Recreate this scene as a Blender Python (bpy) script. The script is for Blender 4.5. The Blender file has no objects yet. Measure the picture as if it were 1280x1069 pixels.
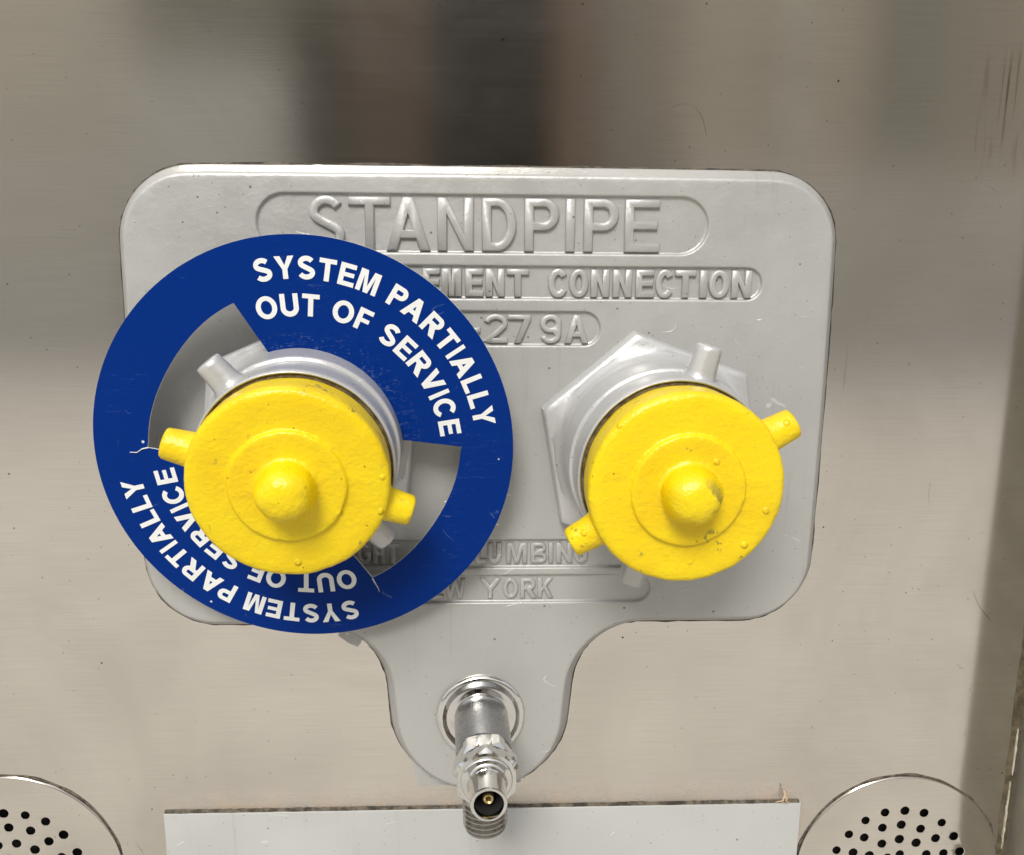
import bpy, bmesh, math, random
from mathutils import Vector, Matrix, noise
from mathutils.geometry import delaunay_2d_cdt

# ------------------------------------------------------------------ camera, sky, sun, exposure
S = bpy.context.scene
COL = S.collection
PI = math.pi
ZC = 1.0                                    # height of the lens above the pavement
cam_d = bpy.data.cameras.new('camera')
cam = bpy.data.objects.new('camera', cam_d)
COL.objects.link(cam)
S.camera = cam
cam_d.sensor_fit = 'HORIZONTAL'
cam_d.sensor_width = 36.0
cam_d.lens = 36.0 * 1040.0 / 1280.0
cam_d.clip_start = 0.01
cam_d.clip_end = 500.0
right = Vector((0.99926117, -0.03774592, 0.00723533))
up = Vector((0.0, 0.1882578, 0.98211965))
fwd = Vector((0.03843312, 0.98139403, -0.18811871))
m = Matrix((right, up, -fwd)).transposed().to_4x4()
m.translation = Vector((0.0, -0.46, ZC))
cam.matrix_world = m

SUN_EL, SUN_AZ = math.radians(45), math.radians(-14)     # azimuth: from straight in front of the panel towards the left
w = bpy.data.worlds.new('World')
S.world = w
w.use_nodes = True
nt = w.node_tree
nt.nodes.clear()
sky = nt.nodes.new('ShaderNodeTexSky')
sky.sky_type = 'NISHITA'
sky.sun_disc = False
sky.sun_elevation = SUN_EL
sky.sun_rotation = PI + SUN_AZ * -1.0
sky.dust_density = 4.0
hs = nt.nodes.new('ShaderNodeHueSaturation')
hs.inputs['Saturation'].default_value = 0.30
bg = nt.nodes.new('ShaderNodeBackground')
bg.inputs['Strength'].default_value = 0.15
wo = nt.nodes.new('ShaderNodeOutputWorld')
nt.links.new(sky.outputs[0], hs.inputs['Color'])
ga = nt.nodes.new('ShaderNodeGamma')                    # overcast: cloud evens the sky out
ga.inputs['Gamma'].default_value = 0.6
nt.links.new(hs.outputs[0], ga.inputs[0])
nt.links.new(ga.outputs[0], bg.inputs[0])
nt.links.new(bg.outputs[0], wo.inputs[0])

sd = bpy.data.lights.new('sun', 'SUN')
sd.energy = 1.3
sd.angle = math.radians(22)
sd.color = (1.0, 0.96, 0.9)
sun = bpy.data.objects.new('sun', sd)
COL.objects.link(sun)
sdir = Vector((math.sin(SUN_AZ) * math.cos(SUN_EL), -math.cos(SUN_AZ) * math.cos(SUN_EL), math.sin(SUN_EL)))  # towards the sun
sun.rotation_euler = sdir.to_track_quat('Z', 'Y').to_euler()
sun.location = sdir * 8

S.view_settings.view_transform = 'Standard'
S.view_settings.look = 'None'
S.view_settings.exposure = 1.08
S.view_settings.gamma = 1.0
S.view_settings.use_curve_mapping = False
S.cycles.adaptive_threshold = 0.02
S.cycles.max_bounces = 6
S.cycles.diffuse_bounces = 3
S.cycles.glossy_bounces = 4
S.cycles.transmission_bounces = 1
S.cycles.caustics_reflective = False
S.cycles.caustics_refractive = False

# ------------------------------------------------------------------ helpers
random.seed(7)
RX = Matrix.Rotation(PI / 2, 4, 'X')         # panel frame: x right, y up, z out of the panel
PANEL = Matrix.Translation((0, 0, ZC)) @ RX
K = 0.001                                    # all panel sizes are in millimetres


def tag(o, label=None, cat=None, group=None, kind=None):
    if label: o['label'] = label
    if cat: o['category'] = cat
    if group: o['group'] = group
    if kind: o['kind'] = kind
    return o


def empty(name, mat, label, cat, group=None):
    o = bpy.data.objects.new(name, None)
    COL.objects.link(o)
    o.empty_display_size = 0.02
    o.matrix_world = mat
    return tag(o, label, cat, group)


def mesh_obj(name, verts, faces, mats, parent=None, mat=None, sharp=38, smooth=True, fmat=None, scale=K, merge=None, weighted=False, uv=None):
    me = bpy.data.meshes.new(name)
    me.from_pydata([Vector(v) * scale for v in verts], [], faces)
    bm = bmesh.new(); bm.from_mesh(me)
    if fmat:
        bm.faces.ensure_lookup_table()
        for f, i in zip(bm.faces, fmat): f.material_index = i
    if merge: bmesh.ops.remove_doubles(bm, verts=bm.verts, dist=merge)
    bmesh.ops.recalc_face_normals(bm, faces=bm.faces) if uv != 'keep' else None
    bm.to_mesh(me); bm.free()
    if smooth:
        me.polygons.foreach_set('use_smooth', [True] * len(me.polygons))
        me.set_sharp_from_angle(angle=math.radians(sharp))
    for mm in (mats if isinstance(mats, (list, tuple)) else [mats]): me.materials.append(mm)
    o = bpy.data.objects.new(name, me)
    COL.objects.link(o)
    if parent: o.parent = parent
    if mat is not None:
        if parent: o.matrix_local = mat
        else: o.matrix_world = mat
    if weighted:
        wn = o.modifiers.new('wn', 'WEIGHTED_NORMAL'); wn.keep_sharp = True; wn.weight = 100
    return o


def inside(p, poly):
    x, y = p; c = False; j = len(poly) - 1
    for i in range(len(poly)):
        xi, yi = poly[i]; xj, yj = poly[j]
        if (yi > y) != (yj > y) and x < (xj - xi) * (y - yi) / (yj - yi) + xi: c = not c
        j = i
    return c


def offset(poly, d):
    n = len(poly); out = []
    for i in range(n):
        p = poly[i]; a = poly[i - 1]; b = poly[(i + 1) % n]
        t1 = Vector((p[0] - a[0], p[1] - a[1])); t2 = Vector((b[0] - p[0], b[1] - p[1]))
        t1.normalize(); t2.normalize()
        n1 = Vector((t1.y, -t1.x)); n2 = Vector((t2.y, -t2.x))              # counter-clockwise: outwards
        q = n1 + n2
        k = max(.35, 1 + n1.dot(n2))
        out.append((p[0] + q.x * d / k, p[1] + q.y * d / k))
    return out


def cdt(outer, holes=(), extra=()):
    vs, es = [], []
    for poly in [outer, *holes]:
        b = len(vs); n = len(poly)
        vs += [Vector(p) for p in poly]
        es += [(b + i, b + (i + 1) % n) for i in range(n)]
    vs += [Vector(p) for p in extra]
    ov, oe, of, *_ = delaunay_2d_cdt(vs, es, [], 0, 1e-5)
    fs = []
    for f in of:
        c = (sum(ov[i].x for i in f) / len(f), sum(ov[i].y for i in f) / len(f))
        if inside(c, outer) and not any(inside(c, h) for h in holes): fs.append(tuple(f))
    return [tuple(v) for v in ov], fs


class MB:
    def __init__(s): s.v, s.f, s.m = [], [], []
    def ring(s, pts):
        b = len(s.v); s.v += [tuple(p) for p in pts]; return list(range(b, b + len(pts)))
    def bridge(s, a, b, mi=0, closed=True):
        n = len(a)
        for i in range(n if closed else n - 1):
            j = (i + 1) % n
            s.f.append((a[i], a[j], b[j], b[i])); s.m.append(mi)
    def flat(s, outer, holes, h, mi=0, extra=(), hf=None):
        v, f = cdt(outer, holes, extra); b = len(s.v)
        s.v += [(x, y, hf(x, y) if hf else h) for x, y in v]
        s.f += [tuple(b + i for i in t) for t in f]; s.m += [mi] * len(f)
    def cap(s, r, mi=0): s.f.append(tuple(r)); s.m.append(mi)
    def box(s, x0, x1, y0, y1, z0, z1, mi=0):
        a = s.ring([(x0, y0, z0), (x1, y0, z0), (x1, y1, z0), (x0, y1, z0)])
        b = s.ring([(x0, y0, z1), (x1, y0, z1), (x1, y1, z1), (x0, y1, z1)])
        s.bridge(a, b, mi); s.cap(a[::-1], mi); s.cap(b, mi)
    def build(s, name, mats, parent=None, mat=None, **k):
        return mesh_obj(name, s.v, s.f, mats, parent, mat, fmat=s.m, **k)


def circle(cx, cy, r, n=64, a0=0.0):
    return [(cx + r * math.cos(a0 + 2 * PI * i / n), cy + r * math.sin(a0 + 2 * PI * i / n)) for i in range(n)]


def arc(cx, cy, r, a0, a1, n):
    return [(cx + r * math.cos(math.radians(a0 + (a1 - a0) * i / n)), cy + r * math.sin(math.radians(a0 + (a1 - a0) * i / n))) for i in range(n + 1)]


def lathe(mb, prof, n=96, wob=0.0, seed=0, lobes=None, mi=0):
    prev = None
    for r, h in prof:
        if r < 1e-6:
            c = len(mb.v); mb.v.append((0, 0, h))
            for i in range(n):
                mb.f.append((prev[i], prev[(i + 1) % n], c)); mb.m.append(mi)
            prev = None
            continue
        pts = []
        for i in range(n):
            a = 2 * PI * i / n
            rr = r; hh = h
            if wob:
                q = noise.noise(Vector((math.cos(a) * r * .09 + seed, math.sin(a) * r * .09, h * .09)))
                q2 = noise.noise(Vector((math.cos(a) * r * .3 + seed, math.sin(a) * r * .3, h * .3)))
                rr += wob * (q + .5 * q2); hh += wob * (.8 * q2)
            if lobes: rr *= 1 + lobes(a, h)
            pts.append((rr * math.cos(a), rr * math.sin(a), hh))
        cur = mb.ring(pts)
        if prev: mb.bridge(prev, cur, mi)
        prev = cur
    return prev


def stub(mb, ang, r0, r1, w, prof_r, seed=0, n=28, fillet=3.0, wob=.15):
    """round lug standing out radially at angle ang (deg), axis at height w"""
    a = math.radians(ang); d = Vector((math.cos(a), math.sin(a), 0)); t = Vector((-math.sin(a), math.cos(a), 0)); u = Vector((0, 0, 1))
    ra, rb = prof_r
    L = r1 - r0
    st = [(0, ra + fillet), (.10, ra + fillet * .35), (.22, ra + .1), (.5, (ra + rb) / 2), (.82, rb), (.93, rb - .25), (.98, rb - .9), (1.0, rb - 2.0)]
    prev = None
    for k, (s, r) in enumerate(st):
        pts = []
        for i in range(n):
            b = 2 * PI * i / n
            q = 1 + wob * .25 * noise.noise(Vector((math.cos(b) * 2 + seed, math.sin(b) * 2, s * 3 + ang)))
            pts.append(d * (r0 + L * s) + (t * math.cos(b) + u * math.sin(b)) * r * q + u * w)
        cur = mb.ring(pts)
        if prev: mb.bridge(prev, cur)
        prev = cur
    c = len(mb.v); mb.v.append(tuple(d * (r1 + .15) + u * w))
    for i in range(n):
        mb.f.append((prev[i], prev[(i + 1) % n], c)); mb.m.append(0)


# ------------------------------------------------------------------ materials
class N:
    def __init__(s, name):
        s.mat = bpy.data.materials.new(name); s.mat.use_nodes = True
        s.t = s.mat.node_tree; s.t.nodes.clear()
        s.out = s.t.nodes.new('ShaderNodeOutputMaterial')
        s.b = s.t.nodes.new('ShaderNodeBsdfPrincipled')
        s.t.links.new(s.b.outputs[0], s.out.inputs[0])
        s.co = None
    def n(s, typ, **k):
        x = s.t.nodes.new('ShaderNode' + typ)
        for a, v in k.items(): setattr(x, a, v)
        return x
    def l(s, a, b): s.t.links.new(a, b)
    def coords(s, scale=(1, 1, 1), rand=False):
        tc = s.n('TexCoord'); mp = s.n('Mapping'); mp.inputs['Scale'].default_value = scale
        src = tc.outputs['Object']
        if rand:
            oi = s.n('ObjectInfo'); va = s.n('VectorMath', operation='ADD'); vm = s.n('VectorMath', operation='SCALE')
            vm.inputs[0].default_value = (1.3, 2.1, .7); s.l(oi.outputs['Random'], vm.inputs['Scale'])
            s.l(src, va.inputs[0]); s.l(vm.outputs[0], va.inputs[1]); src = va.outputs[0]
        s.l(src, mp.inputs[0]); return mp.outputs[0]
    def noise(s, co, scale, detail=3, rough=.5, dist=0.0):
        x = s.n('TexNoise'); x.inputs['Scale'].default_value = scale; x.inputs['Detail'].default_value = detail
        x.inputs['Roughness'].default_value = rough; x.inputs['Distortion'].default_value = dist
        s.l(co, x.inputs['Vector']); return x.outputs['Fac']
    def voro(s, co, scale, feature='F1'):
        x = s.n('TexVoronoi', feature=feature); x.inputs['Scale'].default_value = scale
        s.l(co, x.inputs['Vector']); return x
    def ramp(s, f, a, b, lo=0.0, hi=1.0):
        x = s.n('MapRange', interpolation_type='SMOOTHSTEP')
        for i, v in zip((1, 2, 3, 4), (a, b, lo, hi)): x.inputs[i].default_value = v
        s.l(f, x.inputs[0]); return x.outputs[0]
    def math(s, op, a, b=None):
        x = s.n('Math', operation=op)
        for i, v in enumerate((a, b)):
            if v is None: continue
            if isinstance(v, (int, float)): x.inputs[i].default_value = v
            else: s.l(v, x.inputs[i])
        return x.outputs[0]
    def mix(s, f, a, b):
        x = s.n('Mix', data_type='RGBA')
        for i, v in ((0, f), (6, a), (7, b)):
            if isinstance(v, (int, float)): x.inputs[i].default_value = v
            elif isinstance(v, tuple): x.inputs[i].default_value = (*v, 1) if len(v) == 3 else v
            else: s.l(v, x.inputs[i])
        return x.outputs[2]
    def bump(s, h, dist, strength=1.0, prev=None):
        x = s.n('Bump'); x.inputs['Strength'].default_value = strength; x.inputs['Distance'].default_value = dist
        s.l(h, x.inputs['Height'])
        if prev is not None: s.l(prev, x.inputs['Normal'])
        return x.outputs[0]
    def set(s, **k):
        for a, v in k.items():
            i = s.b.inputs[a.replace('_', ' ')]
            if isinstance(v, (int, float)): i.default_value = v
            elif isinstance(v, tuple): i.default_value = (*v, 1) if len(v) == 3 and i.type == 'RGBA' else v
            else: s.l(v, i)
        return s


def speckle(n, co, scale, size, dens):
    """sparse irregular dots: 1 inside a speck"""
    v = n.voro(co, scale)
    d = n.math('ADD', v.outputs['Distance'], n.math('MULTIPLY', n.math('SUBTRACT', n.noise(co, scale * 4, 2), .5), size * 1.2))
    dot = n.ramp(d, size * .55, size, 1.0, 0.0)
    sep = n.n('SeparateColor'); n.l(v.outputs['Color'], sep.inputs[0])
    return n.math('MULTIPLY', dot, n.math('LESS_THAN', sep.outputs[0], dens))


def hairlines(n, co, scale, width, dens, seed=0.0):
    """sparse thin wandering lines"""
    a = n.math('ABSOLUTE', n.math('SUBTRACT', n.noise(co, scale, 1, .4, .4), .5))
    return n.math('MULTIPLY', n.ramp(a, width * .4, width, 1, 0), n.ramp(n.noise(co, scale * 1.7, 2), dens, dens + .05))


def mat_steel():
    n = N('brushed_steel')
    co = n.coords(); gr = n.coords((4, 420, 4)); gr2 = n.coords((1.2, 90, 1.2))
    grain = n.noise(gr, 6, 3, .6); grain2 = n.noise(gr2, 6, 2, .5)
    blot = n.noise(co, 7, 4, .65, .8)
    col = n.mix(n.ramp(blot, .35, .75), (.80, .755, .69), (.71, .665, .60))
    col = n.mix(n.ramp(grain, .3, .75, 0, .2), col, (.40, .37, .33))
    sp = speckle(n, co, 95, .065, .16)
    sp2 = speckle(n, co, 260, .13, .10)
    smear = n.math('MULTIPLY', n.ramp(n.noise(n.coords((160, 7, 7)), 1.6, 3, .6), .66, .80), n.ramp(n.noise(co, 6, 2), .55, .7))
    dirt = n.math('MAXIMUM', n.math('MAXIMUM', sp, n.math('MULTIPLY', sp2, .65)), n.math('MULTIPLY', smear, .35))
    # rusty run-off stain lying above the lower name plate
    sx = n.n('SeparateXYZ'); tc = n.n('TexCoord'); n.l(tc.outputs['Object'], sx.inputs[0])
    ab = n.math('SUBTRACT', sx.outputs[1], -.3255)
    wav = n.math('MULTIPLY', n.noise(co, 28, 4, .65), .016)
    st = n.ramp(n.math('SUBTRACT', ab, wav), -.012, .010, 1.0, 0.0)
    inx = n.math('MULTIPLY', n.ramp(sx.outputs[0], -.20, -.16), n.ramp(sx.outputs[0], .19, .21, 1, 0))
    st = n.math('MULTIPLY', n.math('MULTIPLY', st, inx), .6)
    stc = n.mix(n.ramp(n.noise(co, 60, 3), .4, .62), (.20, .16, .11), (.30, .17, .07))
    hl = hairlines(n, co, 11, .003, .63)
    col = n.mix(n.math('MULTIPLY', hl, .45), col, (.20, .17, .13))
    col = n.mix(dirt, col, (.05, .042, .032))
    col = n.mix(st, col, stc)
    # brown rub marks near the upper right corner
    rb = n.math('MULTIPLY', n.math('MULTIPLY', n.ramp(sx.outputs[0], .255, .285), n.ramp(sx.outputs[1], .045, .075)), n.ramp(sx.outputs[1], .095, .125, 1, 0))
    rb = n.math('MULTIPLY', rb, n.ramp(n.noise(n.coords((260, 9, 9)), 1.4, 3, .6), .52, .68))
    col = n.mix(n.math('MULTIPLY', rb, .7), col, (.22, .13, .06))
    met = n.math('SUBTRACT', 1.0, st)
    ro = n.math('ADD', n.ramp(blot, .3, .75, .105, .14), n.math('MULTIPLY', grain2, .03))
    ro = n.math('ADD', ro, n.math('MULTIPLY', st, .3))
    nb = n.bump(grain, .00001, .5)
    nb = n.bump(n.noise(co, 4, 1, .4), .0006, .2, nb)
    tg = n.n('Tangent', direction_type='UV_MAP')
    n.set(Base_Color=col, Metallic=met, Roughness=ro, Anisotropic=.45, Normal=nb, Tangent=tg.outputs[0])
    return n.mat


def mat_silver(name='silver_paint', base=(.475, .475, .46), rough=.40, lump=1.0, metal=.32):
    n = N(name)
    co = n.coords(rand=True)
    a = n.noise(co, 55, 3, .55); b = n.noise(co, 420, 2, .5); c = n.noise(co, 14, 3, .5)
    col = n.mix(n.ramp(c, .3, .75), base, tuple(x * .90 for x in base))
    sp = n.math('MAXIMUM', speckle(n, co, 110, .085, .30), n.math('MULTIPLY', speckle(n, co, 320, .15, .18), .8))
    col = n.mix(n.math('MULTIPLY', sp, .85), col, (.10, .09, .075))
    wr = hairlines(n, n.coords((1, 2.6, 1), True), 18, .007, .63)
    fl = n.math('MAXIMUM', speckle(n, n.coords((1, 2.6, 1), True), 70, .10, .06), n.math('MULTIPLY', wr, .6))
    run = n.math('MULTIPLY', n.ramp(n.noise(n.coords((120, 6, 6), True), 1.5, 3, .6), .56, .74), n.ramp(c, .45, .62))
    col = n.mix(n.math('MULTIPLY', run, .22), col, (.24, .22, .19))
    col = n.mix(fl, col, (.74, .74, .73))
    nb = n.bump(a, .0009 * lump, .6)
    nb = n.bump(b, .00025 * lump, .6, nb)
    nb = n.bump(fl, .0004, .6, nb)
    n.set(Base_Color=col, Metallic=n.math('SUBTRACT', metal, n.math('MULTIPLY', sp, metal)), Roughness=n.ramp(a, .2, .8, rough - .05, rough + .08), Normal=nb)
    return n.mat


def mat_yellow(name='yellow_enamel', worn=0.0):
    n = N(name)
    co = n.coords(rand=True)
    a = n.noise(co, 110, 3, .6); b = n.noise(co, 520, 2, .55); c = n.noise(co, 30, 1)
    v = n.voro(co, 120); sep = n.n('SeparateColor'); n.l(v.outputs['Color'], sep.inputs[0])
    bub = n.math('MULTIPLY', n.ramp(v.outputs['Distance'], .10, .26, 1, 0), n.math('LESS_THAN', sep.outputs[1], .10))
    pit = speckle(n, co, 200, .13, .16)
    col = n.mix(n.ramp(c, .3, .7), (.84, .625, .003), (.80, .555, .002))
    chip = n.math('MULTIPLY', n.ramp(n.noise(co, 150, 4, .7), .64 - worn * .10, .69 - worn * .10), n.ramp(n.noise(co, 22, 2), .54 - worn * .06, .64 - worn * .06))
    col = n.mix(n.math('MULTIPLY', pit, .7), col, (.22, .12, .004))
    col = n.mix(n.math('MULTIPLY', chip, .75), col, (.20, .17, .03))
    nb = n.bump(a, .0012, .52)
    nb = n.bump(b, .0007, .58, nb)
    nb = n.bump(bub, .0010, .7, nb)
    nb = n.bump(n.math('MAXIMUM', pit, chip), .0005, -.6, nb)
    n.set(Base_Color=col, Roughness=n.ramp(a, .2, .8, .30, .42), Normal=nb, Specular_IOR_Level=.45)
    return n.mat


def mat_blue():
    n = N('blue_vinyl')
    co = n.coords()
    fine = n.noise(co, 900, 2)
    scr = n.noise(n.coords((30, 260, 30)), 3, 4, .7, 1.5)
    near = n.ramp(n.noise(co, 18, 3), .5, .68)
    ln = n.n('VectorMath', operation='LENGTH'); tc = n.n('TexCoord'); n.l(tc.outputs['Object'], ln.inputs[0])
    rub = n.ramp(ln.outputs['Value'], .053, .066, 1, 0)                     # worn by the collar and the lugs
    s1 = n.math('MAXIMUM', n.math('MULTIPLY', n.ramp(scr, .60, .70), n.math('MAXIMUM', n.math('MULTIPLY', near, .5), rub)), n.math('MULTIPLY', hairlines(n, co, 45, .006, .62), .35))
    s1 = n.math('MAXIMUM', s1, n.math('MULTIPLY', n.math('MULTIPLY', rub, n.ramp(n.noise(co, 420, 3, .7), .56, .70)), .4))
    dots = speckle(n, co, 70, .055, .20)
    col = n.mix(n.ramp(fine, .2, .8), (.0004, .023, .178), (.0005, .026, .200))
    col = n.mix(n.math('MULTIPLY', s1, .38), col, (.30, .42, .55))
    col = n.mix(dots, col, (.6, .65, .68))
    n.set(Base_Color=col, Roughness=n.ramp(scr, .3, .7, .28, .42), Normal=n.bump(fine, .00003, .3), Specular_IOR_Level=.08)
    return n.mat


def mat_plain(name, col, rough=.5, metal=0.0, vary=.12, scale=60, bump=.0003, spec=.5):
    n = N(name)
    co = n.coords(rand=True)
    f = n.noise(co, scale, 4, .6)
    c = n.mix(n.ramp(f, .3, .7), col, tuple(x * (1 - vary) for x in col))
    n.set(Base_Color=c, Roughness=n.ramp(f, .2, .8, rough * .85, min(1, rough * 1.15)), Metallic=metal, Normal=n.bump(f, bump, .5), Specular_IOR_Level=spec)
    return n.mat


def mat_chrome():
    n = N('worn_chrome')
    co = n.coords(rand=True)
    f = n.noise(co, 240, 4, .65)
    d = n.math('MULTIPLY', n.ramp(n.noise(co, 330, 4, .7), .60, .68), n.ramp(n.noise(co, 55, 2), .54, .64))
    col = n.mix(n.math('MULTIPLY', d, .8), (.78, .77, .74), (.10, .09, .06))
    n.set(Base_Color=col, Metallic=n.math('SUBTRACT', 1.0, n.math('MULTIPLY', d, .8)), Roughness=n.ramp(f, .25, .75, .05, .13), Normal=n.bump(f, .00006, .5))
    return n.mat


def mat_grime(name, a, b, scale=180):
    n = N(name)
    co = n.coords()
    f = n.noise(co, scale, 5, .7)
    c = n.mix(n.ramp(f, .38, .62), a, b)
    n.set(Base_Color=c, Roughness=.8, Normal=n.bump(f, .0012, .8))
    return n.mat


M = dict(
    steel=mat_steel(), silver=mat_silver(), silver2=mat_silver('silver_paint_fittings', (.58, .58, .575), .32, .8, .42), yellow=mat_yellow('yellow_enamel', .35), yellow_worn=mat_yellow('yellow_enamel_chipped', 1.7), blue=mat_blue(),
    chrome=mat_chrome(), white=mat_plain('white_print', (.80, .82, .82), .5, vary=.05, bump=.00003),
    core=mat_plain('white_plastic_core', (.72, .73, .72), .6),
    lower=mat_silver('pale_grey_enamel', (.475, .48, .465), .40, .25, 0.0),
    brass=mat_plain('brass', (.60, .46, .22), .35, .9), black=mat_plain('black_hollow', (.012, .012, .012), .8),
    bead=mat_grime('dirty_sealant', (.03, .025, .018), (.15, .125, .09)), gap=mat_grime('brown_grime', (.05, .035, .015), (.16, .12, .06)),
    caulk=mat_grime('old_caulk', (.06, .047, .025), (.13, .105, .06), 120), caulk_w=mat_grime('peeling_caulk', (.42, .38, .30), (.66, .62, .54), 200),
    dull=mat_plain('dull_steel', (.38, .36, .30), .38, .6, scale=40), satin=mat_plain('satin_chrome', (.40, .40, .41), .26, 1.0, vary=.06, scale=300, bump=.0001),
    thread=mat_plain('worn_thread_chrome', (.50, .48, .45), .22, 1.0, vary=.3, scale=400, bump=.0001),
    straw=mat_plain('dry_straw', (.62, .47, .30), .8),
    pave=mat_plain('concrete_pavement', (.55, .525, .48), .85, scale=3, vary=.15, bump=.003),
)

# ------------------------------------------------------------------ the setting: pavement, steel wall panel
mb = MB(); mb.box(-60, 60, -120, 60, -.2, 0)
tag(mb.build('pavement', M['pave'], scale=1.0, smooth=False), kind='structure')


def add_uv(o):
    """the brushing runs sideways and smears reflections up and down"""
    me = o.data; uvl = me.uv_layers.new(name='UVMap')
    for lp in me.loops:
        v = me.vertices[lp.vertex_index].co; uvl.data[lp.index].uv = (v.y, v.x - v.z)


GR = [(265.0, -374.5, 65.0, (88, 88.5, 90, 83)), (-284.0, -365.5, 65.5, (93, 88.6, 80, 100))]
mb = MB()
outer = [(-1300, -1000), (335, -1000), (335, 1900), (-1300, 1900)]
mb.flat(outer, [circle(cx, cy, 56, 48) for cx, cy, r, _ in GR], 0.0)
o = mb.build('wall_panel', M['steel'], mat=PANEL, smooth=False); add_uv(o); tag(o, kind='structure')

# right-hand return of the steel housing, 52 mm proud of the panel
mb = MB(); mb.box(335.6, 900, -1000, 1900, -2, 52)
o = mb.build('wall_return', M['dull'], mat=PANEL, smooth=False); tag(o, kind='structure')

# ------------------------------------------------------------------ unseen street front, added to give the steel its mirrored bands
fac = empty('opposite_building', Matrix.Translation((.0, -15.0, 0)), 'street front across the road, added for the dim bands mirrored in the steel', 'building')


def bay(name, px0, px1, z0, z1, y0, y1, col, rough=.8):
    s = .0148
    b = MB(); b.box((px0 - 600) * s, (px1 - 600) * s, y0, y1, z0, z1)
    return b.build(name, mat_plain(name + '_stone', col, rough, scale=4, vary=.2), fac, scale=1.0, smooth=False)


HF = 9.2
bay('wall', -1400, 390, 0, HF, -3, -.60, (.86, .80, .68))
bay('wall', 720, 2600, 0, HF, -3, -.60, (.74, .66, .55))
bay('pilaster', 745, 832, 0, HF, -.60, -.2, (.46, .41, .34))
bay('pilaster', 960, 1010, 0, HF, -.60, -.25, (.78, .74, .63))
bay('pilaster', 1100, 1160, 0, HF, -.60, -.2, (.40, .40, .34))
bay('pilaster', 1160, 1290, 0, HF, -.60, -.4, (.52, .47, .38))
bay('awning', 205, 392, 4.35, HF - .3, -.60, .3, (.20, .185, .135))
bay('bright_block', 210, 385, 1.0, 4.25, -.60, 1.1, (.86, .84, .78))  # pale block added so the steel mirrors a bright patch
bay('bright_base', -1400, 205, 0, 2.9, -.60, 1.0, (.88, .84, .76))  # pale bases added to brighten the lower part of the mirrored front
bay('bright_base', 830, 2600, 0, 2.7, -.60, 1.0, (.84, .78, .69))
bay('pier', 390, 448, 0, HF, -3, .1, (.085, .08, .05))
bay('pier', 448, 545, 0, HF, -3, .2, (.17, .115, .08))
bay('dark_standin', 545, 688, 0, HF, -3, .0, (.006, .006, .005))  # dark block standing in for the mirrored person behind the camera
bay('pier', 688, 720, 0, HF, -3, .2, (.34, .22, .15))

# ------------------------------------------------------------------ old sealant in the corner at the right
ct = empty('corner_sealant', PANEL @ Matrix.Translation((335 * K, -250 * K, 0)), 'brown cracked sealant strip running down the corner at right edge', 'sealant')
mb = MB(); prev = None
for i in range(240):
    z = 420 - i * 4.0
    nz = lambda k: noise.noise(Vector((k, z * .045, .3))) + .6 * noise.noise(Vector((k, z * .22, 1.7)))
    a = -5.2 + nz(1) * .8; q = [(a - .4, z, .05), (a + .6, z, .25 + .06 * nz(2)), (a * .5, z, .45 + .15 * nz(3)), (-1.2, z, .6 + .2 * nz(4)), (-.8, z, .1), (-.2, z, .05), (.5, z, 1.0 + .5 * nz(5))]
    cur = mb.ring(q)
    if prev: mb.bridge(prev, cur, 0, False)
    prev = cur
mb.build('bead', M['caulk'], ct)
for (z0, z1, xs) in ((-60, -28, -1.6), (-112, -64, -2.2), (-140, -120, -1.2), (6, 30, -1.2), (60, 75, -1.4)):
    mb = MB(); prev = None; k = max(4, int((z1 - z0) / 2.2))
    for i in range(k + 1):
        z = z0 + (z1 - z0) * i / k; e = math.sin(PI * i / k) ** .5
        q = noise.noise(Vector((3, z * .2, 5))); wd = (.7 + .9 * abs(q)) * e + .05
        q *= .5; wd *= .6
        cur = mb.ring([(xs + q - wd, z, .3), (xs + q - wd * .4, z, 1.3), (xs + q + wd * .5, z, 1.5), (xs + q + wd, z, .4)])
        if prev: mb.bridge(prev, cur, 0, False)
        prev = cur
    mb.build('peeling_flake', M['caulk_w'], ct)

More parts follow.
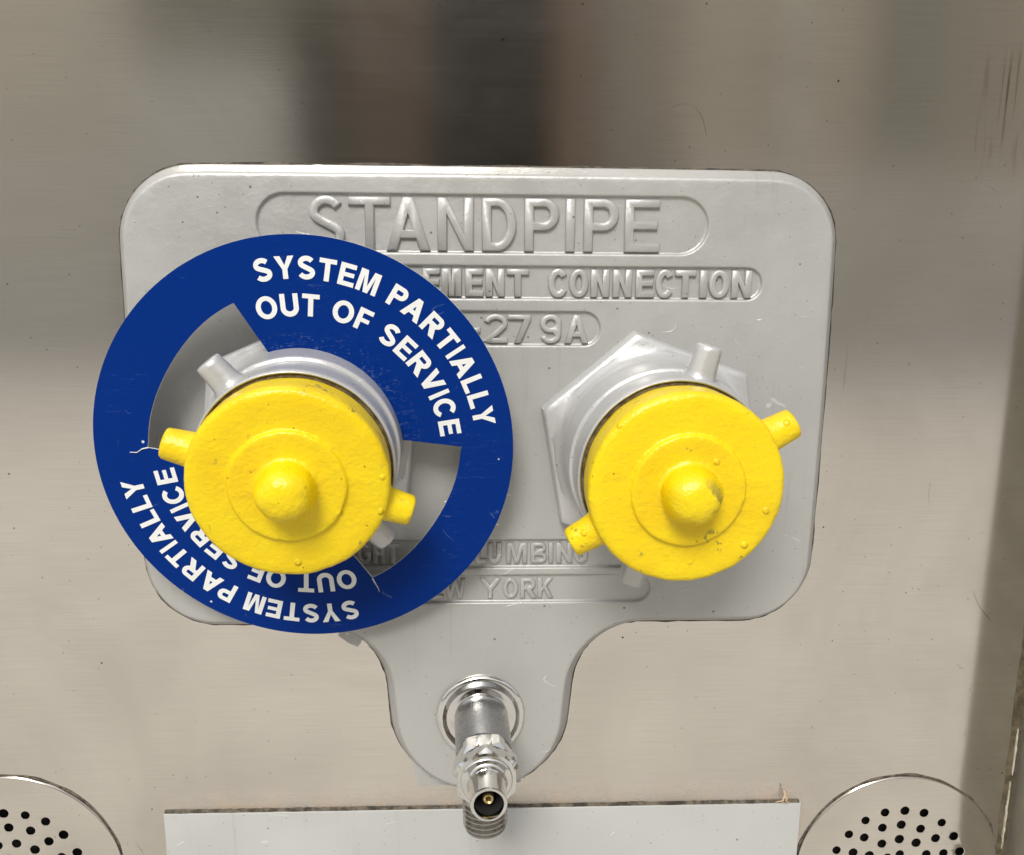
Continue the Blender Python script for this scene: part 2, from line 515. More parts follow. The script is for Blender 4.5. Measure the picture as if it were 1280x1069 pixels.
# ------------------------------------------------------------------ perforated round steel covers
for k, (cx, cy, R, ph) in enumerate(GR):
    t = empty('perforated_cover', PANEL @ Matrix.Translation((cx * K, cy * K, 0)),
              ('round perforated steel cover at the lower right corner, crossed by the darker strip', 'round perforated steel cover at the lower left corner')[k], 'cover', 'perforated steel covers')
    holes = []
    for (rr, cnt), p0 in zip(((42, 20), (32, 16), (21.5, 12), (11, 8)), ph):
        for i in range(cnt):
            a = math.radians(p0) + 2 * PI * i / cnt + random.uniform(-.02, .02)
            r2 = rr + random.uniform(-.5, .5)
            holes.append(circle(r2 * math.cos(a), r2 * math.sin(a), 2.75 + random.uniform(-.15, .2), 18))
    holes.append(circle(0, 0, 2.8, 18))
    mb = MB()
    oc = circle(0, 0, R, 120)
    mb.flat(offset(oc, -1.0), [offset(hc, .4) for hc in holes], 2.0)
    rings = [mb.ring([(x, y, h) for x, y in offset(oc, d)]) for d, h in ((0, -.2), (0, 1.3), (-.3, 1.75), (-1.0, 2.0))]
    for a, b in zip(rings, rings[1:]): mb.bridge(a, b)
    for hc in holes:
        h3 = [mb.ring([(x, y, h) for x, y in offset(hc, d)]) for d, h in ((.4, 2.0), (.05, 1.75), (0, .2))]
        mb.bridge(h3[0], h3[1]); mb.bridge(h3[1], h3[2])
    o = mb.build('disc', M['steel'], t, merge=1e-6, sharp=50, weighted=True); add_uv(o)
    mb = MB(); ra = circle(0, 0, R + .2, 120); rb = [(x * q, y * q) for (x, y), q in ((p, 1 + .018 * (.75 + noise.noise(Vector((p[0] * .08, p[1] * .08, k))))) for p in ra)]
    mb.bridge(mb.ring([(x, y, .55) for x, y in ra]), mb.ring([(x, y, .06) for x, y in rb]))
    mb.build('grime_rim', M['bead'], t)
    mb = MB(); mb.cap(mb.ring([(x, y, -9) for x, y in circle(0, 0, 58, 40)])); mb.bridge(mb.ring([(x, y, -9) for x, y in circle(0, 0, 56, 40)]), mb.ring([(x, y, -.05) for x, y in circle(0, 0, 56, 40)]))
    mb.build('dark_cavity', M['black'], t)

# ------------------------------------------------------------------ pale plate below
lp = empty('lower_plate', PANEL @ Matrix.Translation((4 * K, -326 * K, 0)), 'flat pale grey plate along the bottom edge under the valve', 'plate')
mb = MB()
oc = [(-195, -150), (195.5, -150), (195.5, .3), (-195, .3)]
rings = [mb.ring([(x, y, h) for x, y in [(-195 + d, -150 + d), (195.5 - d, -150 + d), (195.5 - d, .3 - d), (-195 + d, .3 - d)]]) for d, h in ((0, 0), (0, 2.6), (.25, 2.9), (.6, 3.0))]
for a, b in zip(rings, rings[1:]): mb.bridge(a, b)
mb.cap(rings[-1])
mb.build('sheet', M['lower'], lp)
mb = MB(); a, b = [], []
for i in range(160):
    x = -195 + 390 * i / 159
    a.append((x, .35, 2.2 + .4 * noise.noise(Vector((x * .1, 0, 0))))); b.append((x, 1.5 + .7 * noise.noise(Vector((x * .06, 4, 0))) + .5 * noise.noise(Vector((x * .4, 4, 0))), .08))
mb.bridge(mb.ring(a), mb.ring(b), 0, False)
mb.build('grime_line', M['bead'], lp)

# dry straw caught on the top edge of that plate
st = empty('dry_straw', PANEL @ Matrix.Translation((188.5 * K, -325 * K, 1.5 * K)), 'tiny tuft of dry straw caught on the pale plate corner', 'straw')
for pts in ([(-1, 0, 1), (-.6, 3, 2), (0, 6, 2.4), (-.3, 8.6, 2.0)], [(-5, .4, 1.5), (-3, 1.5, 2.2), (-.5, 2.2, 2.4), (1.5, 1.4, 2.2)], [(.5, 5.5, 2.4), (1.2, 3.4, 2.6), (1.4, 1.0, 2.0), (3.2, .6, 1.5)], [(-.8, .5, 2), (.8, .9, 2.8), (2.6, .5, 2.2)]):
    mb = MB(); prev = None
    for i, p in enumerate(pts):
        r = .55 * (1 - .25 * i / len(pts)) + .1 * (i % 2)
        cur = mb.ring([(p[0] + r * math.cos(2 * PI * j / 6), p[1] + r * math.sin(2 * PI * j / 6) * .6, p[2] + r * .7 * math.sin(2 * PI * j / 6 + 1)) for j in range(6)])
        if prev: mb.bridge(prev, cur)
        else: mb.cap(cur)
        prev = cur
    mb.cap(prev)
    mb.build('stalk', M['straw'], st)

# ------------------------------------------------------------------ cast standpipe plate
XL, XR, ZT, ZB = -184.6, 188.4, 46.0, -198.4


def outline():
    p = []
    p += arc(XR - 33, ZT - 33, 33, 0, 90, 20)
    p += [(x, ZT + .6 * math.sin((x - XL) / (XR - XL) * PI)) for x in [XR - 33 - i * (XR - XL - 67) / 24 for i in range(1, 24)]]
    p += arc(XL + 34, ZT - 34, 34, 90, 180, 20)
    p += [(XL - .8 * math.sin(i / 24 * PI), ZT - 34 - i * (ZT - ZB - 68) / 24) for i in range(1, 24)]
    p += arc(XL + 34, ZB + 34, 34, 180, 270, 20)
    p += [(XL + 34 + i * (-96 - XL - 34) / 8, ZB) for i in range(1, 8)]
    p += arc(-96, ZB - 47.5, 47.5, 90, 4, 20)
    p += arc(0, -259.5, 47.0, 187, 353, 40)
    p += arc(96, ZB - 47.5, 47.5, 176, 90, 20)
    p += [(96 + i * (XR - 34 - 96) / 8, ZB) for i in range(1, 8)]
    p += arc(XR - 34, ZB + 34, 34, 270, 360, 20)
    p += [(XR + .8 * math.sin(i / 24 * PI), ZB + 34 + i * (ZT - ZB - 67) / 24) for i in range(1, 24)]
    q = [p[0]]
    for a in p[1:]:
        if math.hypot(a[0] - q[-1][0], a[1] - q[-1][1]) > .4: q.append(a)
    if math.hypot(q[0][0] - q[-1][0], q[0][1] - q[-1][1]) < .4: q.pop()
    return q


def pill(x0, x1, z1, z0):
    r = (z1 - z0) / 2; c = (z0 + z1) / 2
    p = arc(x1 - r, c, r, -90, 90, 18)
    n = int((x1 - x0) / 9)
    p += [(x1 - r - i * (x1 - x0 - 2 * r) / n, z1) for i in range(1, n)]
    p += arc(x0 + r, c, r, 90, 270, 18)
    p += [(x0 + r + i * (x1 - x0 - 2 * r) / n, z0) for i in range(1, n)]
    return p


PILLS = [pill(-116.3, 121.2, 37.4, 7.8), pill(-147, 152.0, .9, -16.0), pill(-52, 65.0, -23.0, -41.0), pill(-87, 92, -151.3, -167.6), pill(-93, 97.8, -172.3, -188.5)]
plate = empty('standpipe_plate', PANEL @ Matrix.Translation((0, -75 * K, 0)), 'silver painted cast plate with raised lettering and rounded lobe below', 'plate')
OFF = Matrix.Translation((0, 75 * K, 0))      # children are drawn in panel coordinates
OUT = outline()
mb = MB()
prof = [(6.6, -.1), (5.2, 2.4), (3.4, 5.6), (1.8, 8.3), (1.25, 9.0), (.7, 9.5), (.1, 9.82), (-.8, 9.96), (-2.4, 10.0)]
rg = [mb.ring([(x, y, h) for x, y in offset(OUT, d)]) for d, h in prof]
for a, b in zip(rg, rg[1:]): mb.bridge(a, b)
mb.flat(offset(OUT, -2.4), [offset(p, 1.5) for p in PILLS], 10.0)
for p in PILLS:
    rr = [mb.ring([(x, y, h) for x, y in offset(p, d)]) for d, h in ((1.5, 10.0), (.8, 9.94), (.4, 9.7), (.1, 9.2), (-.15, 8.6), (-.5, 8.2), (-1.1, 8.05))]
    for a, b in zip(rr, rr[1:]): mb.bridge(a, b)
    mb.flat(offset(p, -1.1), [], 8.05)
mb.build('cast_body', M['silver'], plate, OFF, merge=2e-6, sharp=60, weighted=True)

# dirty line of sealant round the plate
mb = MB(); n = len(OUT)
o1, o2 = offset(OUT, 6.2), []
for (x, y), (x2, y2) in zip(offset(OUT, 6.2), offset(OUT, 7.2)):
    q = .9 + .9 * noise.noise(Vector((x * .05, y * .05, 2))) + .9 * noise.noise(Vector((x * .35, y * .35, 5)))
    o2.append((x + (x2 - x) * max(.1, q * .8), y + (y2 - y) * max(.1, q * .8)))
mb.bridge(mb.ring([(x, y, 1.0) for x, y in o1]), mb.ring([(x, y, .07) for x, y in o2]))
mb.build('sealant_line', M['bead'], plate, OFF)
# corners of the gasket sheet showing behind the lobe
for poly in ([(-36, -270), (-42.5, -290), (-37.5, -309.6), (-15.6, -310.6), (10, -310.0), (24.8, -309.2), (25.0, -306.6), (27.5, -306.2), (27.8, -303), (20, -280)],
             [(-83, -212), (-81.5, -213.2), (-77, -216.8), (-72.0, -219.2), (-70.0, -217.0), (-66, -205), (-80, -203)]):
    mb = MB()
    poly = poly if sum(a[0] * b[1] - b[0] * a[1] for a, b in zip(poly, poly[1:] + poly[:1])) > 0 else poly[::-1]
    mb.flat(poly, [], 1.1); mb.bridge(mb.ring([(x, y, 0) for x, y in poly]), mb.ring([(x, y, 1.1) for x, y in poly]))
    mb.build('gasket_sheet', M['silver'], plate, OFF, smooth=False, merge=1e-6)

# ---- letters
def strip(path, t):
    """a pen stroke of width t along path, as one outline"""
    L, R = [], []
    n = len(path)
    for i in range(n):
        p = Vector(path[i]); a = Vector(path[max(0, i - 1)]); b = Vector(path[min(n - 1, i + 1)])
        t1 = (p - a) if i else (b - p); t2 = (b - p) if i < n - 1 else (p - a)
        t1.normalize(); t2.normalize()
        n1 = Vector((-t1.y, t1.x)); n2 = Vector((-t2.y, t2.x)); q = (n1 + n2) / max(.45, 1 + n1.dot(n2))
        L.append(tuple(p + q * t / 2)); R.append(tuple(p - q * t / 2))
    return R + L[::-1]


def ell(cx, cy, rx, ry, a0, a1, n=20):
    return [(cx + rx * math.cos(math.radians(a0 + (a1 - a0) * i / n)), cy + ry * math.sin(math.radians(a0 + (a1 - a0) * i / n))) for i in range(n + 1)]


def glyph(ch, w, t):
    """outline and holes of a sans capital, cap height 1, width w, stroke t"""
    h = t * .88; r = []; ho = []
    if ch == 'I': r = [(0, 0), (w, 0), (w, 1), (0, 1)]
    elif ch == '-': r = [(0, .36), (w, .36), (w, .36 + h), (0, .36 + h)]
    elif ch == 'L': r = [(0, 0), (w, 0), (w, h), (t, h), (t, 1), (0, 1)]
    elif ch == 'T': r = [(w / 2 - t / 2, 0), (w / 2 + t / 2, 0), (w / 2 + t / 2, 1 - h), (w, 1 - h), (w, 1), (0, 1), (0, 1 - h), (w / 2 - t / 2, 1 - h)]
    elif ch == 'E': r = [(0, 0), (w, 0), (w, h), (t, h), (t, .5 - h * .42), (w * .93, .5 - h * .42), (w * .93, .5 + h * .5), (t, .5 + h * .5), (t, 1 - h), (w * .98, 1 - h), (w * .98, 1), (0, 1)]
    elif ch == 'F': r = [(0, 0), (t, 0), (t, .46 - h * .42), (w * .9, .46 - h * .42), (w * .9, .46 + h * .5), (t, .46 + h * .5), (t, 1 - h), (w, 1 - h), (w, 1), (0, 1)]
    elif ch == 'H': r = [(0, 0), (t, 0), (t, .5 - h / 2), (w - t, .5 - h / 2), (w - t, 0), (w, 0), (w, 1), (w - t, 1), (w - t, .5 + h / 2), (t, .5 + h / 2), (t, 1), (0, 1)]
    elif ch == 'N':
        y = 1 - 1.75 * t if t > .16 else 1 - 1.9 * t
        r = [(0, 0), (t, 0), (t, y), (w - t, 0), (w, 0), (w, 1), (w - t, 1), (w - t, 1 - y), (t, 1), (0, 1)]
    elif ch == 'M': r = [(0, 0), (t * .95, 0), (t * .95, .76), (w / 2 - t * .48, 0), (w / 2 + t * .48, 0), (w - t * .95, .76), (w - t * .95, 0), (w, 0), (w, 1), (w - 1.42 * t, 1), (w / 2, .30), (1.42 * t, 1), (0, 1)]
    elif ch == 'A':
        k = .56 * t; x = lambda y: 1.12 * t + (w / 2 - k) * y; b0, b1 = .23, .23 + h
        r = [(0, 0), (1.12 * t, 0), (x(b0), b0), (w - x(b0), b0), (w - 1.12 * t, 0), (w, 0), (w / 2 + k, 1), (w / 2 - k, 1)]
        ho = [[(x(b1), b1), (w - x(b1), b1), (w / 2, (w / 2 - 1.12 * t) / (w / 2 - k))]]
    elif ch == 'V':
        k = .56 * t; r = [(w / 2 - k, 0), (w / 2 + k, 0), (w, 1), (w - 1.12 * t, 1), (w / 2, 1 - (w / 2 - 1.12 * t) / (w / 2 - k)), (1.12 * t, 1), (0, 1)]
    elif ch == 'W':
        q = w / 4; k = .5 * t; r = [(q - k, 0), (q + k, 0), (w / 2, .66), (3 * q - k, 0), (3 * q + k, 0), (w, 1), (w - t, 1), (3 * q, .34), (w / 2 + k, 1), (w / 2 - k, 1), (q, .34), (t, 1), (0, 1)]
    elif ch == 'Y': r = [(w / 2 - t / 2, 0), (w / 2 + t / 2, 0), (w / 2 + t / 2, .42), (w, 1), (w - 1.2 * t, 1), (w / 2, .60), (1.2 * t, 1), (0, 1), (w / 2 - t / 2, .42)]
    elif ch == 'K': r = [(0, 0), (t, 0), (t, .31), (t + .15 * w, .46), (w - 1.2 * t, 0), (w, 0), (t + .30 * w, .62), (w * .97, 1), (w - 1.3 * t, 1), (t, .53), (t, 1), (0, 1)]
    elif ch == 'O':
        r = ell(w / 2, .5, w / 2, .515, 0, 360, 40)[:-1]; ho = [ell(w / 2, .5, w / 2 - t, .515 - h, 0, 360, 40)[:-1]]
    elif ch == 'C': r = strip(ell(w / 2, .5, w / 2 - t / 2, .515 - h / 2, 38, 322, 36), t * .96)
    elif ch == 'G': r = strip(ell(w / 2, .5, w / 2 - t / 2, .515 - h / 2, 42, 312, 34) + [(w - t / 2, .24), (w - t / 2, .46), (w * .55, .46)], t * .94)
    elif ch == 'U':
        r = strip([(t / 2, 1), (t / 2, .6)] + ell(w / 2, .36, w / 2 - t / 2, .375 - h / 2, 180, 360, 22) + [(w - t / 2, .6), (w - t / 2, 1)], t)
    elif ch == 'S':
        ry = (1.03 - h) / 4; rx = w / 2 - t / 2; yu = 1.015 - h / 2 - ry; yl = -.015 + h / 2 + ry
        up_ = ell(w / 2, yu, rx * .95, ry, 28, 215, 20) + [(w * .34, .545), (w * .66, .455)]
        r = strip(smooth(up_ + ell(w / 2, yl, rx, ry, 35, -155, 20)), t * .95)
    elif ch in 'PR':
        y0 = .40 if ch == 'P' else .42; ry = (1 - y0) / 2; cx = w - ry * .98 if ch == 'P' else w * .95 - ry * .98; wx = w if ch == 'P' else w * .95
        bowl = ell(cx, y0 + ry, wx - cx, ry, -90, 90, 18)
        if ch == 'P': r = [(0, 0), (t, 0), (t, y0)] + bowl + [(0, 1)]
        else:
            bowl = [p for p in bowl if p[1] > y0 + .045 or p[0] > cx + .12]
            r = [(0, 0), (t, 0), (t, y0 - .01), (t + .10 * w, y0 - .01), (w - 1.22 * t, 0), (w + .02, 0), (cx + .10, y0 - .005)] + bowl + [(0, 1)]
        ho = [[(t, y0 + h)] + ell(cx, y0 + ry, wx - cx - t, ry - h, -90, 90, 14) + [(t, 1 - h)]]
    elif ch == 'D':
        rx = w * .58; r = [(0, 0)] + ell(w - rx, .5, rx, .5, -90, 90, 24) + [(0, 1)]; ho = [[(t, h)] + ell(w - rx, .5, rx - t, .5 - h, -90, 90, 22) + [(t, 1 - h)]]
    elif ch == 'B':
        t *= .8; h *= .85
        b1 = ell(w - .28, .27, .28, .27, -90, 78, 14); b2 = ell(w * .95 - .24, .76, .24, .24, -70, 90, 14)
        r = [(0, 0)] + b1 + b2 + [(0, 1)]
        ho = [[(t, h)] + ell(w - .28, .27, .28 - t, .27 - h, -90, 90, 10) + [(t, .54 - h)], [(t, .54)] + ell(w * .95 - .24, .77, .24 - t, .23 - h, -90, 90, 10) + [(t, 1 - h)]]
    elif ch == '2': r = strip(ell(w / 2, .70, w / 2 - t / 2, .315 - h / 2, 172, -32, 18) + [(w * .55, .36), (t * .75, h / 2 + .02), (t * 1.4, h / 2), (w, h / 2)], t * .95)
    elif ch == '9':
        r = ell(w / 2, .36, w / 2, .375, 205, 360, 16) + ell(w / 2, .69, w / 2, .325, 0, 262, 28) + [(w * .60, .385)] + ell(w / 2, .36, w / 2 - t, .375 - h, -22, -152, 12)
        ho = [ell(w / 2, .69, w / 2 - t, .325 - h, 0, 360, 20)[:-1]]
    elif ch == '7': r = [(.42 * w - .55 * t, 0), (.42 * w + .6 * t, 0), (w, 1 - h), (w, 1), (0, 1), (0, 1 - h), (w - 1.25 * t, 1 - h)]
    ar = sum(a[0] * b[1] - b[0] * a[1] for a, b in zip(r, r[1:] + r[:1]))
    if ar < 0: r = r[::-1]
    return r, ho


def smooth(p):
    for _ in range(3): p = [p[0]] + [((a[0] + 2 * b[0] + c[0]) / 4, (a[1] + 2 * b[1] + c[1]) / 4) for a, b, c in zip(p, p[1:], p[2:])] + [p[-1]]
    return p


def cast_letters(spec, z0, z1, t, top, sl):
    for ch, x0, x1 in spec:
        H = z1 - z0; W = (x1 - x0) / H
        r, ho = glyph(ch, W, t if ch != 'I' else W)
        if ch == '-': top = top
        r = [((x - W / 2) * H, (y - .5) * H) for x, y in r]; ho = [[((x - W / 2) * H, (y - .5) * H) for x, y in q] for q in ho]
        ho = [q if sum(a[0] * b[1] - b[0] * a[1] for a, b in zip(q, q[1:] + q[:1])) > 0 else q[::-1] for q in ho]
        mb = MB(); T = top - 7.5
        lay = ((sl * .5, 0), (sl * .12, T * .6), (-sl * .12, T * .88), (-sl * .5, T))
        for poly, sg_ in [(r, 1)] + [(q, -1) for q in ho]:
            rg = [mb.ring([(x, y, h) for x, y in offset(poly, d * sg_)]) for d, h in lay]
            for a, b in zip(rg, rg[1:]): mb.bridge(a, b)
        mb.flat(offset(r, -sl * .5), [offset(q, sl * .5) for q in ho], T)
        mb.build('letter', M['silver'], plate, OFF @ Matrix.Translation(((x0 + x1) / 2 * K, (z0 + z1) / 2 * K, 7.5 * K)), sharp=75, merge=2e-6)


cast_letters([('S', -89.6, -70.8), ('T', -68.6, -47.0), ('A', -49.0, -26.4), ('N', -22.2, -3.6), ('D', 1.2, 19.0), ('P', 23.6, 41.6), ('I', 45.4, 50.0), ('P', 55.0, 73.2), ('E', 76.8, 95.4)], 8.9, 36.0, .172, 10.2, 1.0)
r2 = lambda ch, a, b: (ch, (a - 600) * .4335, (b - 600) * .4335)
cast_letters([r2(*q) for q in (('E', 530, 551), ('M', 553, 577), ('E', 582, 604), ('N', 607, 630), ('T', 633, 660), ('C', 684, 709), ('O', 710, 734), ('N', 737, 760), ('N', 764.5, 788), ('E', 793, 816), ('C', 817.5, 841), ('T', 842, 868), ('I', 873, 882), ('O', 884.5, 910), ('N', 913, 938))], -15.0, -.4, .24, 10.0, .75)
cast_letters([r2(*q) for q in (('-', 590, 600), ('2', 605, 634), ('7', 634.5, 663), ('9', 675, 701), ('A', 706, 735))], -39.8, -24.6, .19, 9.9, .8)
r4 = lambda ch, a, b: (ch, (a - 600) * .4525, (b - 600) * .4525)
cast_letters([r4(*q) for q in (('G', 445, 464), ('H', 466, 482), ('T', 483, 500), ('P', 572, 591), ('L', 594, 608), ('U', 610, 627), ('M', 633, 659), ('B', 664, 684), ('I', 686.5, 692), ('N', 696, 716), ('G', 718, 736))], -165.0, -153.2, .23, 9.7, .7)
r5 = lambda ch, a, b: (ch, (a - 600) * .4545, (b - 600) * .4545)
cast_letters([r5(*q) for q in (('N', 512, 534), ('E', 538, 554), ('W', 556, 581), ('Y', 600, 626), ('O', 629, 648), ('R', 651, 671), ('K', 673, 692))], -186.2, -174.4, .20, 9.5, .7)


# ------------------------------------------------------------------ hose connections (hex base, swivel collar, two lugs)
def axis_frame(x, z, h, tx, tz):
    d = Vector((tx, tz, 1)).normalized()
    return PANEL @ Matrix.Translation((x * K, z * K, h * K)) @ Vector((0, 0, 1)).rotation_difference(d).to_matrix().to_4x4()


CONN = [  # x, z, tilt x, tilt z, hex turn, lug angle, cap lug angle, label, cap label
    (-92.0, -89.0, .066, -.141, 23.2, 132.5, 164.0, 'hose connection with yellow screw cap poking through the blue round sign', 'yellow painted screw cap with rounded knob and two lugs', 3.1),
    (94.6, -97.0, .028, -.056, 40.0, 74.8, 29.0, 'hose connection with yellow screw cap and bare silver hexagon base, no sign', 'yellow painted screw cap with chipped knob and two lugs', 11.7)]
for (x, z, tx, tz, hexa, luga, capa, lab, clab, seed) in CONN:
    fr = axis_frame(x, z, 22, tx, tz)
    t = empty('hose_connection', fr, lab, 'hose connection', 'hose connections on the plate')
    inv = (PANEL @ Matrix.Translation((x * K, z * K, 22 * K)))
    rel = fr.inverted() @ inv
    mb = MB(); HR = 64.5
    hexp, rad = [], []
    for s in range(6):
        a0 = math.radians(hexa + 60 * s); a1 = a0 + PI / 3
        for i in range(14):
            u = i / 14
            x0, y0 = HR * (math.cos(a0) * (1 - u) + math.cos(a1) * u), HR * (math.sin(a0) * (1 - u) + math.sin(a1) * u)
            hexp.append((x0, y0))
    sc = lambda f: [(p[0] * f, p[1] * f) for p in hexp]
    def circ(r): return [(p[0] / math.hypot(*p) * r, p[1] / math.hypot(*p) * r) for p in hexp]
    def lerp(a, b, f): return [(p[0] + (q[0] - p[0]) * f, p[1] + (q[1] - p[1]) * f) for p, q in zip(a, b)]
    lay = [(sc(1.012), -12.4), (sc(1.006), -7), (sc(1.0), -4.2), (sc(.992), -3.3), (sc(.978), -2.8), (lerp(sc(.96), circ(54), .25), -2.3), (lerp(sc(.95), circ(54.5), .8), -1.5), (circ(53.6), -.6), (circ(52.0), .8), (circ(50.8), 2.6), (circ(50.2), 5.0), (circ(49), 9)]
    rr = [mb.ring([(p[0], p[1], h + .12 * noise.noise(Vector((p[0] * .05 + seed, p[1] * .05, 0)))) for p in L]) for L, h in lay]
    for a, b in zip(rr, rr[1:]): mb.bridge(a, b)
    mb.build('hex_base', M['silver2'], t, rel, sharp=50)
    mb = MB()
    lathe(mb, [(49.8, -8), (50.3, 2), (50.3, 9), (50.3, 24.0), (50.2, 24.9), (49.8, 25.6), (49.2, 25.9), (48.6, 26.1), (48.3, 26.6), (48.3, 28), (48.6, 34), (48.7, 41.5), (48.6, 43.6), (48.2, 44.8), (47.7, 45.2), (47.3, 45.1), (46.9, 44.6), (46.8, 43), (46.7, 38)], 120, .12, seed)
    mb.build('swivel_collar', M['silver2'], t, sharp=45)
    for k in (0, 180):
        mb = MB(); stub(mb, luga + k - (4 if seed < 5 and not k else 0), 47.5, 63.6 if seed < 5 else 64.8, 31.5, (7.4, 6.7), seed, fillet=1.6)
        mb.build('collar_lug', M['silver2'], t, sharp=50)
    mb = MB(); lathe(mb, [(47.0, 43.7), (45.2, 44.3), (43, 44.2)], 120, .25, seed)
    mb.build('grime_ring', M['gap'], t)
    # ---------------- the yellow cap
    CM = Matrix.Translation((0, 0, 30 * K))
    mb = MB()
    lathe(mb, [(44.2, 10), (44.3, 14.6), (44.8, 16.0), (45.6, 17.2), (46.0, 19), (46.2, 24), (46.5, 31), (46.5, 34.3), (46.1, 35.9), (45.2, 37.0), (43.4, 37.6), (40, 37.75), (36, 37.7), (32, 37.7), (28.4, 37.72), (27.5, 37.9), (27.1, 38.4), (26.8, 39.2), (26.4, 39.7), (25.7, 39.98), (24.5, 40.0), (21, 39.9), (17.4, 39.9), (15.6, 40.05), (14.6, 40.4), (13.9, 41.2), (12.6, 43)], 144, .32, seed)
    c = mb.build('screw_cap', M['yellow'], t, CM, sharp=60)
    c['label'] = clab
    mb = MB()
    lob = lambda a, h: .022 * math.cos(5 * a + seed) * max(0, min(1, (h - 41) / 4)) + .012 * math.sin(3 * a + 1 + seed)
    lathe(mb, [(13.9, 40.4), (13.6, 41.6), (13.4, 44.0), (13.2, 46.2), (12.9, 48.6), (12.1, 51.2), (10.7, 53.6), (8.7, 55.4), (6.2, 56.6), (3.2, 57.2), (0, 57.3)], 64, .32, seed + 4, lob)
    mb.build('centre_knob', M['yellow'] if seed < 5 else M['yellow_worn'], c, sharp=70)
    for k in (0, 180):
        mb = MB(); stub(mb, capa + k + ((-3.4 if k else -1.5) if seed < 5 else (1 if k else 0)), 43.0, 59.2 if seed < 5 else 60.5, 25.0, (8.3, 7.5), seed + k, fillet=3.2)
        mb.build('cap_lug', M['yellow'], c, sharp=50)

# ------------------------------------------------------------------ blue ring sign hung on the left connection
sg = empty('ring_sign', axis_frame(-91.0, -92.4, 31.5, -.02, -.08), 'blue round out of service sign with white lettering and two cut-outs', 'sign')
warp = lambda x, y: 1.3 * math.sin(math.atan2(y, x) * 2 + .8) * (math.hypot(x, y) / 108) ** 2 + .5 * math.sin(x * .035 + 1)


def cut(ai, ao, bi, bo, R):
    """one stretch of the inner edge: collar arc to corner, then outer arc of the cut-out"""
    return arc(0, 0, R, ao, bo, 26)


inner = []
RI = 51.0
inner += arc(0, 0, RI, 5, 107.0, 30)                       # touches the collar above
inner += cut(107, 112.8, 187, 180.3, 81.5)
inner += arc(0, 0, RI, 187, 286, 30)
inner += cut(286, 293.5, 365, 360.6, 81.5)
inner = [(x * (1 - .035 * math.exp(-((math.degrees(math.atan2(y, x)) % 180 - 147) / 26) ** 2) * (1 if math.hypot(x, y) > 70 else 0)), y * (1 - .035 * math.exp(-((math.degrees(math.atan2(y, x)) % 180 - 147) / 26) ** 2) * (1 if math.hypot(x, y) > 70 else 0))) for x, y in inner]
rim = circle(0, 0, 108.4, 180)
grid = [(x * 9.0, y * 9.0) for x in range(-12, 13) for y in range(-12, 13)]
grid = [p for p in grid if math.hypot(*p) < 103 and not inside(p, inner) and min(math.hypot(p[0] - q[0], p[1] - q[1]) for q in inner) > 3]
mb = MB(); TH = 1.2
mb.flat(rim, [inner], 0, 0, grid, hf=lambda x, y: warp(x, y) + TH)
mb.flat(rim, [inner], 0, 1, grid, hf=lambda x, y: warp(x, y))
for lp_ in (rim, inner):
    mb.bridge(mb.ring([(x, y, warp(x, y)) for x, y in lp_]), mb.ring([(x, y, warp(x, y) + TH) for x, y in lp_]), 1)
mb.build('ring', [M['blue'], M['core']], sg, merge=2e-6, sharp=40)

WID = dict(S=.82, Y=.92, T=.80, E=.745, M=.97, P=.78, A=.98, R=.88, I=.20, L=.68, O=.98, U=.84, F=.68, V=.92, C=.92)
KERN = {'PA': -.10, 'RT': -.03, 'LY': -.12, 'TI': .02, 'AL': .02, 'YS': -.03, 'RV': -.05, 'AR': .03}


def print_line(text, base, cap, a0, a1):
    gap, sp = .135, .46
    adv, pos = [], 0.0
    for i, ch in enumerate(text):
        adv.append(pos)
        pos += sp if ch == ' ' else WID[ch] + (0 if i == len(text) - 1 else gap + KERN.get(text[i:i + 2], 0))
    rm = base + cap * .35
    s = math.radians(a0 - a1) * rm / pos                    # stretch letters to fill the arc
    mb = MB()
    for ch, p0 in zip(text, adv):
        if ch == ' ': continue
        r, ho = glyph(ch, WID[ch], .234)
        v, f = cdt(r, ho); b = len(mb.v)
        am = math.radians(a0) - (p0 + WID[ch] / 2) * s / rm
        ux, uy, rx, ry = math.sin(am), -math.cos(am), math.cos(am), math.sin(am)
        for x, y in v:
            u = (x - WID[ch] / 2) * s; q = base + y * cap
            xx, yy = rx * q + ux * u + .8, ry * q + uy * u - 1.5
            mb.v.append((xx, yy, warp(xx, yy) + TH + .22))
        mb.f += [tuple(b + i for i in t) for t in f]; mb.m += [0] * len(f)
    return mb.build('lettering', M['white'], sg, smooth=False)


for turn in (0, 181.3):
    print_line('SYSTEM PARTIALLY', 88.4, 11.1, 102.9 + turn, 8.6 + turn)
    print_line('OUT OF SERVICE', 70.1, 11.1, 106.2 + turn, 6.6 + turn)
# torn white nicks at the corners of the cut-outs
for pts in ([(-80.8, -.4), (-84.0, -1.0), (-87, -3.0), (-90.5, -2.8)], [(32.3, -74.3), (34, -78), (35.3, -80.5), (35.8, -82.5)]):
    mb = MB(); prev = None
    for i, (x, y) in enumerate(pts):
        wd = .32 * (1 - i / (len(pts) - .6)) + .12
        q = pts[min(i + 1, len(pts) - 1)], pts[max(i - 1, 0)]; dx, dy = q[0][0] - q[1][0], q[0][1] - q[1][1]; l = math.hypot(dx, dy)
        nx, ny = -dy / l * wd, dx / l * wd
        cur = mb.ring([(x + nx, y + ny, warp(x, y) + TH + .1), (x, y, warp(x, y) + TH + .7), (x - nx, y - ny, warp(x, y) + TH + .1)])
        if prev: mb.bridge(prev, cur, 0, False)
        prev = cur
    mb.build('torn_edge', M['core'], sg)

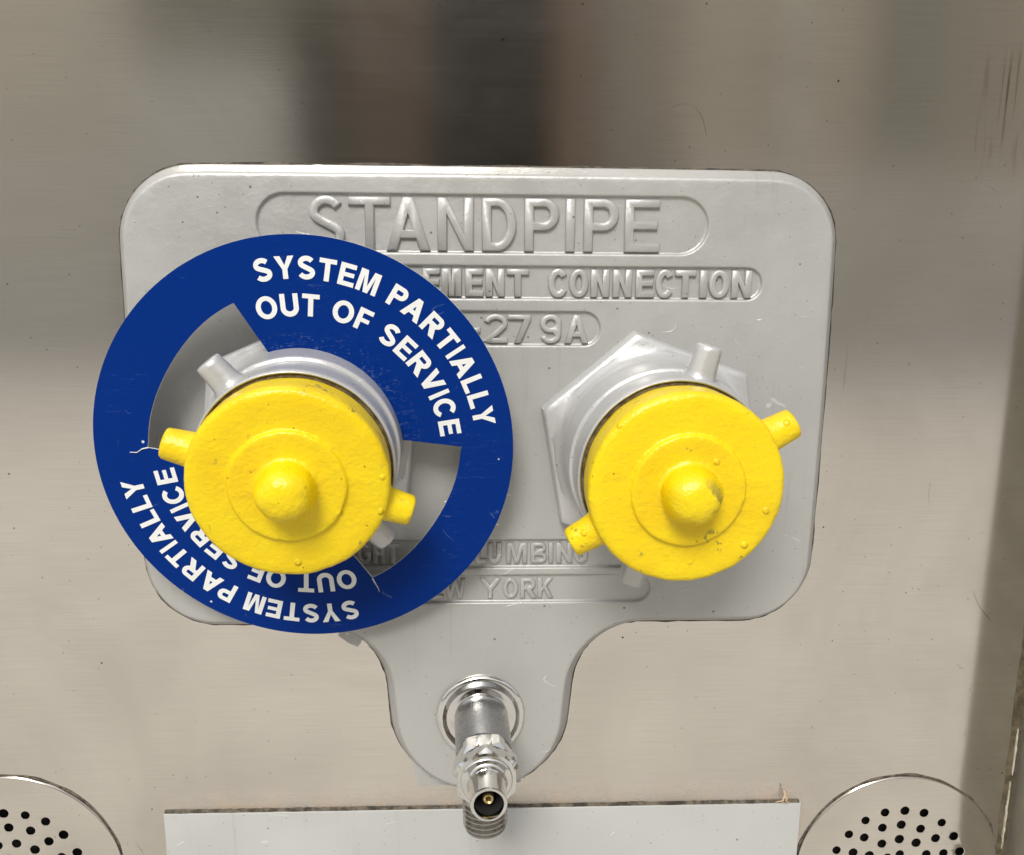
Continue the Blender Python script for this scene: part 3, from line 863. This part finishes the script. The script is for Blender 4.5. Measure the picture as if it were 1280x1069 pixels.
# ------------------------------------------------------------------ chrome test valve on the lobe
vf = axis_frame(.6, -259.0, 10, .045, .0)
v = empty('drain_valve', vf, 'small chrome valve with threaded outlet on the plate lobe', 'valve')
mb = MB(); lathe(mb, [(26.2, -.2), (26.2, .8), (25.6, 2.0), (24.0, 2.9), (22.6, 2.9), (20.6, 2.2), (18.4, 2.2), (16.8, 3.0), (15, 3.4), (12, 3.4)], 72)
mb.build('flange', M['chrome'], v, sharp=50)
mb = MB(); lathe(mb, [(15.8, 1), (15.7, 8), (15.6, 30), (15.6, 44), (15.4, 45.5), (14.6, 46.3), (12, 46.5)], 64)
mb.build('body', M['satin'], v, sharp=50)


def nut(name, r, w0, w1, turn, ch):
    mb = MB(); lays = []
    n6 = 8
    def hexr(a): 
        b = (a - math.radians(turn)) % (PI / 3) - PI / 6
        return r * math.cos(PI / 6) / math.cos(b)
    rc = r * math.cos(PI / 6) * 1.01
    for f, wz in ((None, w0), (1, w0 + ch), (1, w1 - ch), (None, w1)):
        pts = []
        for i in range(72):
            a = 2 * PI * i / 72
            h = hexr(a); rr = h if f else min(h, rc)
            k = wz
            if f: k = wz + (ch if wz > (w0 + w1) / 2 else -ch) * (1 - (h - rc * .99) / (r - rc * .99)) * .9
            pts.append((rr * math.cos(a), rr * math.sin(a), k))
        lays.append(mb.ring(pts))
    for a, b in zip(lays, lays[1:]): mb.bridge(a, b)
    mb.cap(lays[-1]); mb.cap(lays[0][::-1])
    return mb.build(name, M['chrome'], v, sharp=25)


nut('hex_collar', 17.4, 45.0, 56.0, 4, 2.2)
nut('packing_nut', 17.6, 56.2, 63.8, 31, 2.4)
mb = MB(); lathe(mb, [(13.8, 62), (13.4, 64.6), (12.4, 65.4), (11.0, 65.8), (10.0, 66.8), (9.6, 68.4), (9.3, 74), (9.1, 82.4), (9.2, 83.1), (8.9, 83.7), (8.2, 83.8), (7.5, 83.4), (7.2, 82), (7.0, 64)], 56)
mb.build('nozzle', M['chrome'], v, sharp=45)
mb = MB(); e = lathe(mb, [(7.05, 81.3), (7.0, 66.0), (.0, 66.0)], 40)
mb.build('bore', M['black'], v)
mb = MB(); lathe(mb, [(2.9, 65), (2.9, 78.0), (2.5, 79.2), (1.9, 79.4), (1.3, 79), (1.2, 75), (0, 75)], 28)
mb.build('brass_pin', M['brass'], v)
# threaded outlet pointing down
mb = MB()
pr = [(8.0, -6), (8.4, -13.5), (8.8, -15.5), (10.2, -16.2)]
y = -18.0
for i in range(6):
    pr += [(11.9, y), (12.0, y - .5), (10.3, y - 1.4), (10.3, y - 2.1)]; y -= 2.9
pr += [(11.2, y + .2), (10.9, y - .7), (10.2, y - 1.2), (8.2, y - 1.2), (8.0, y + 4)]
lathe(mb, [(r, -h) for r, h in pr], 48)
mb.build('threaded_outlet', M['thread'], v, Matrix.Translation((-.8 * K, 0, 50 * K)) @ Matrix.Rotation(PI / 2, 4, 'X') @ Matrix.Rotation(math.radians(1.5), 4, 'Y'), sharp=40)
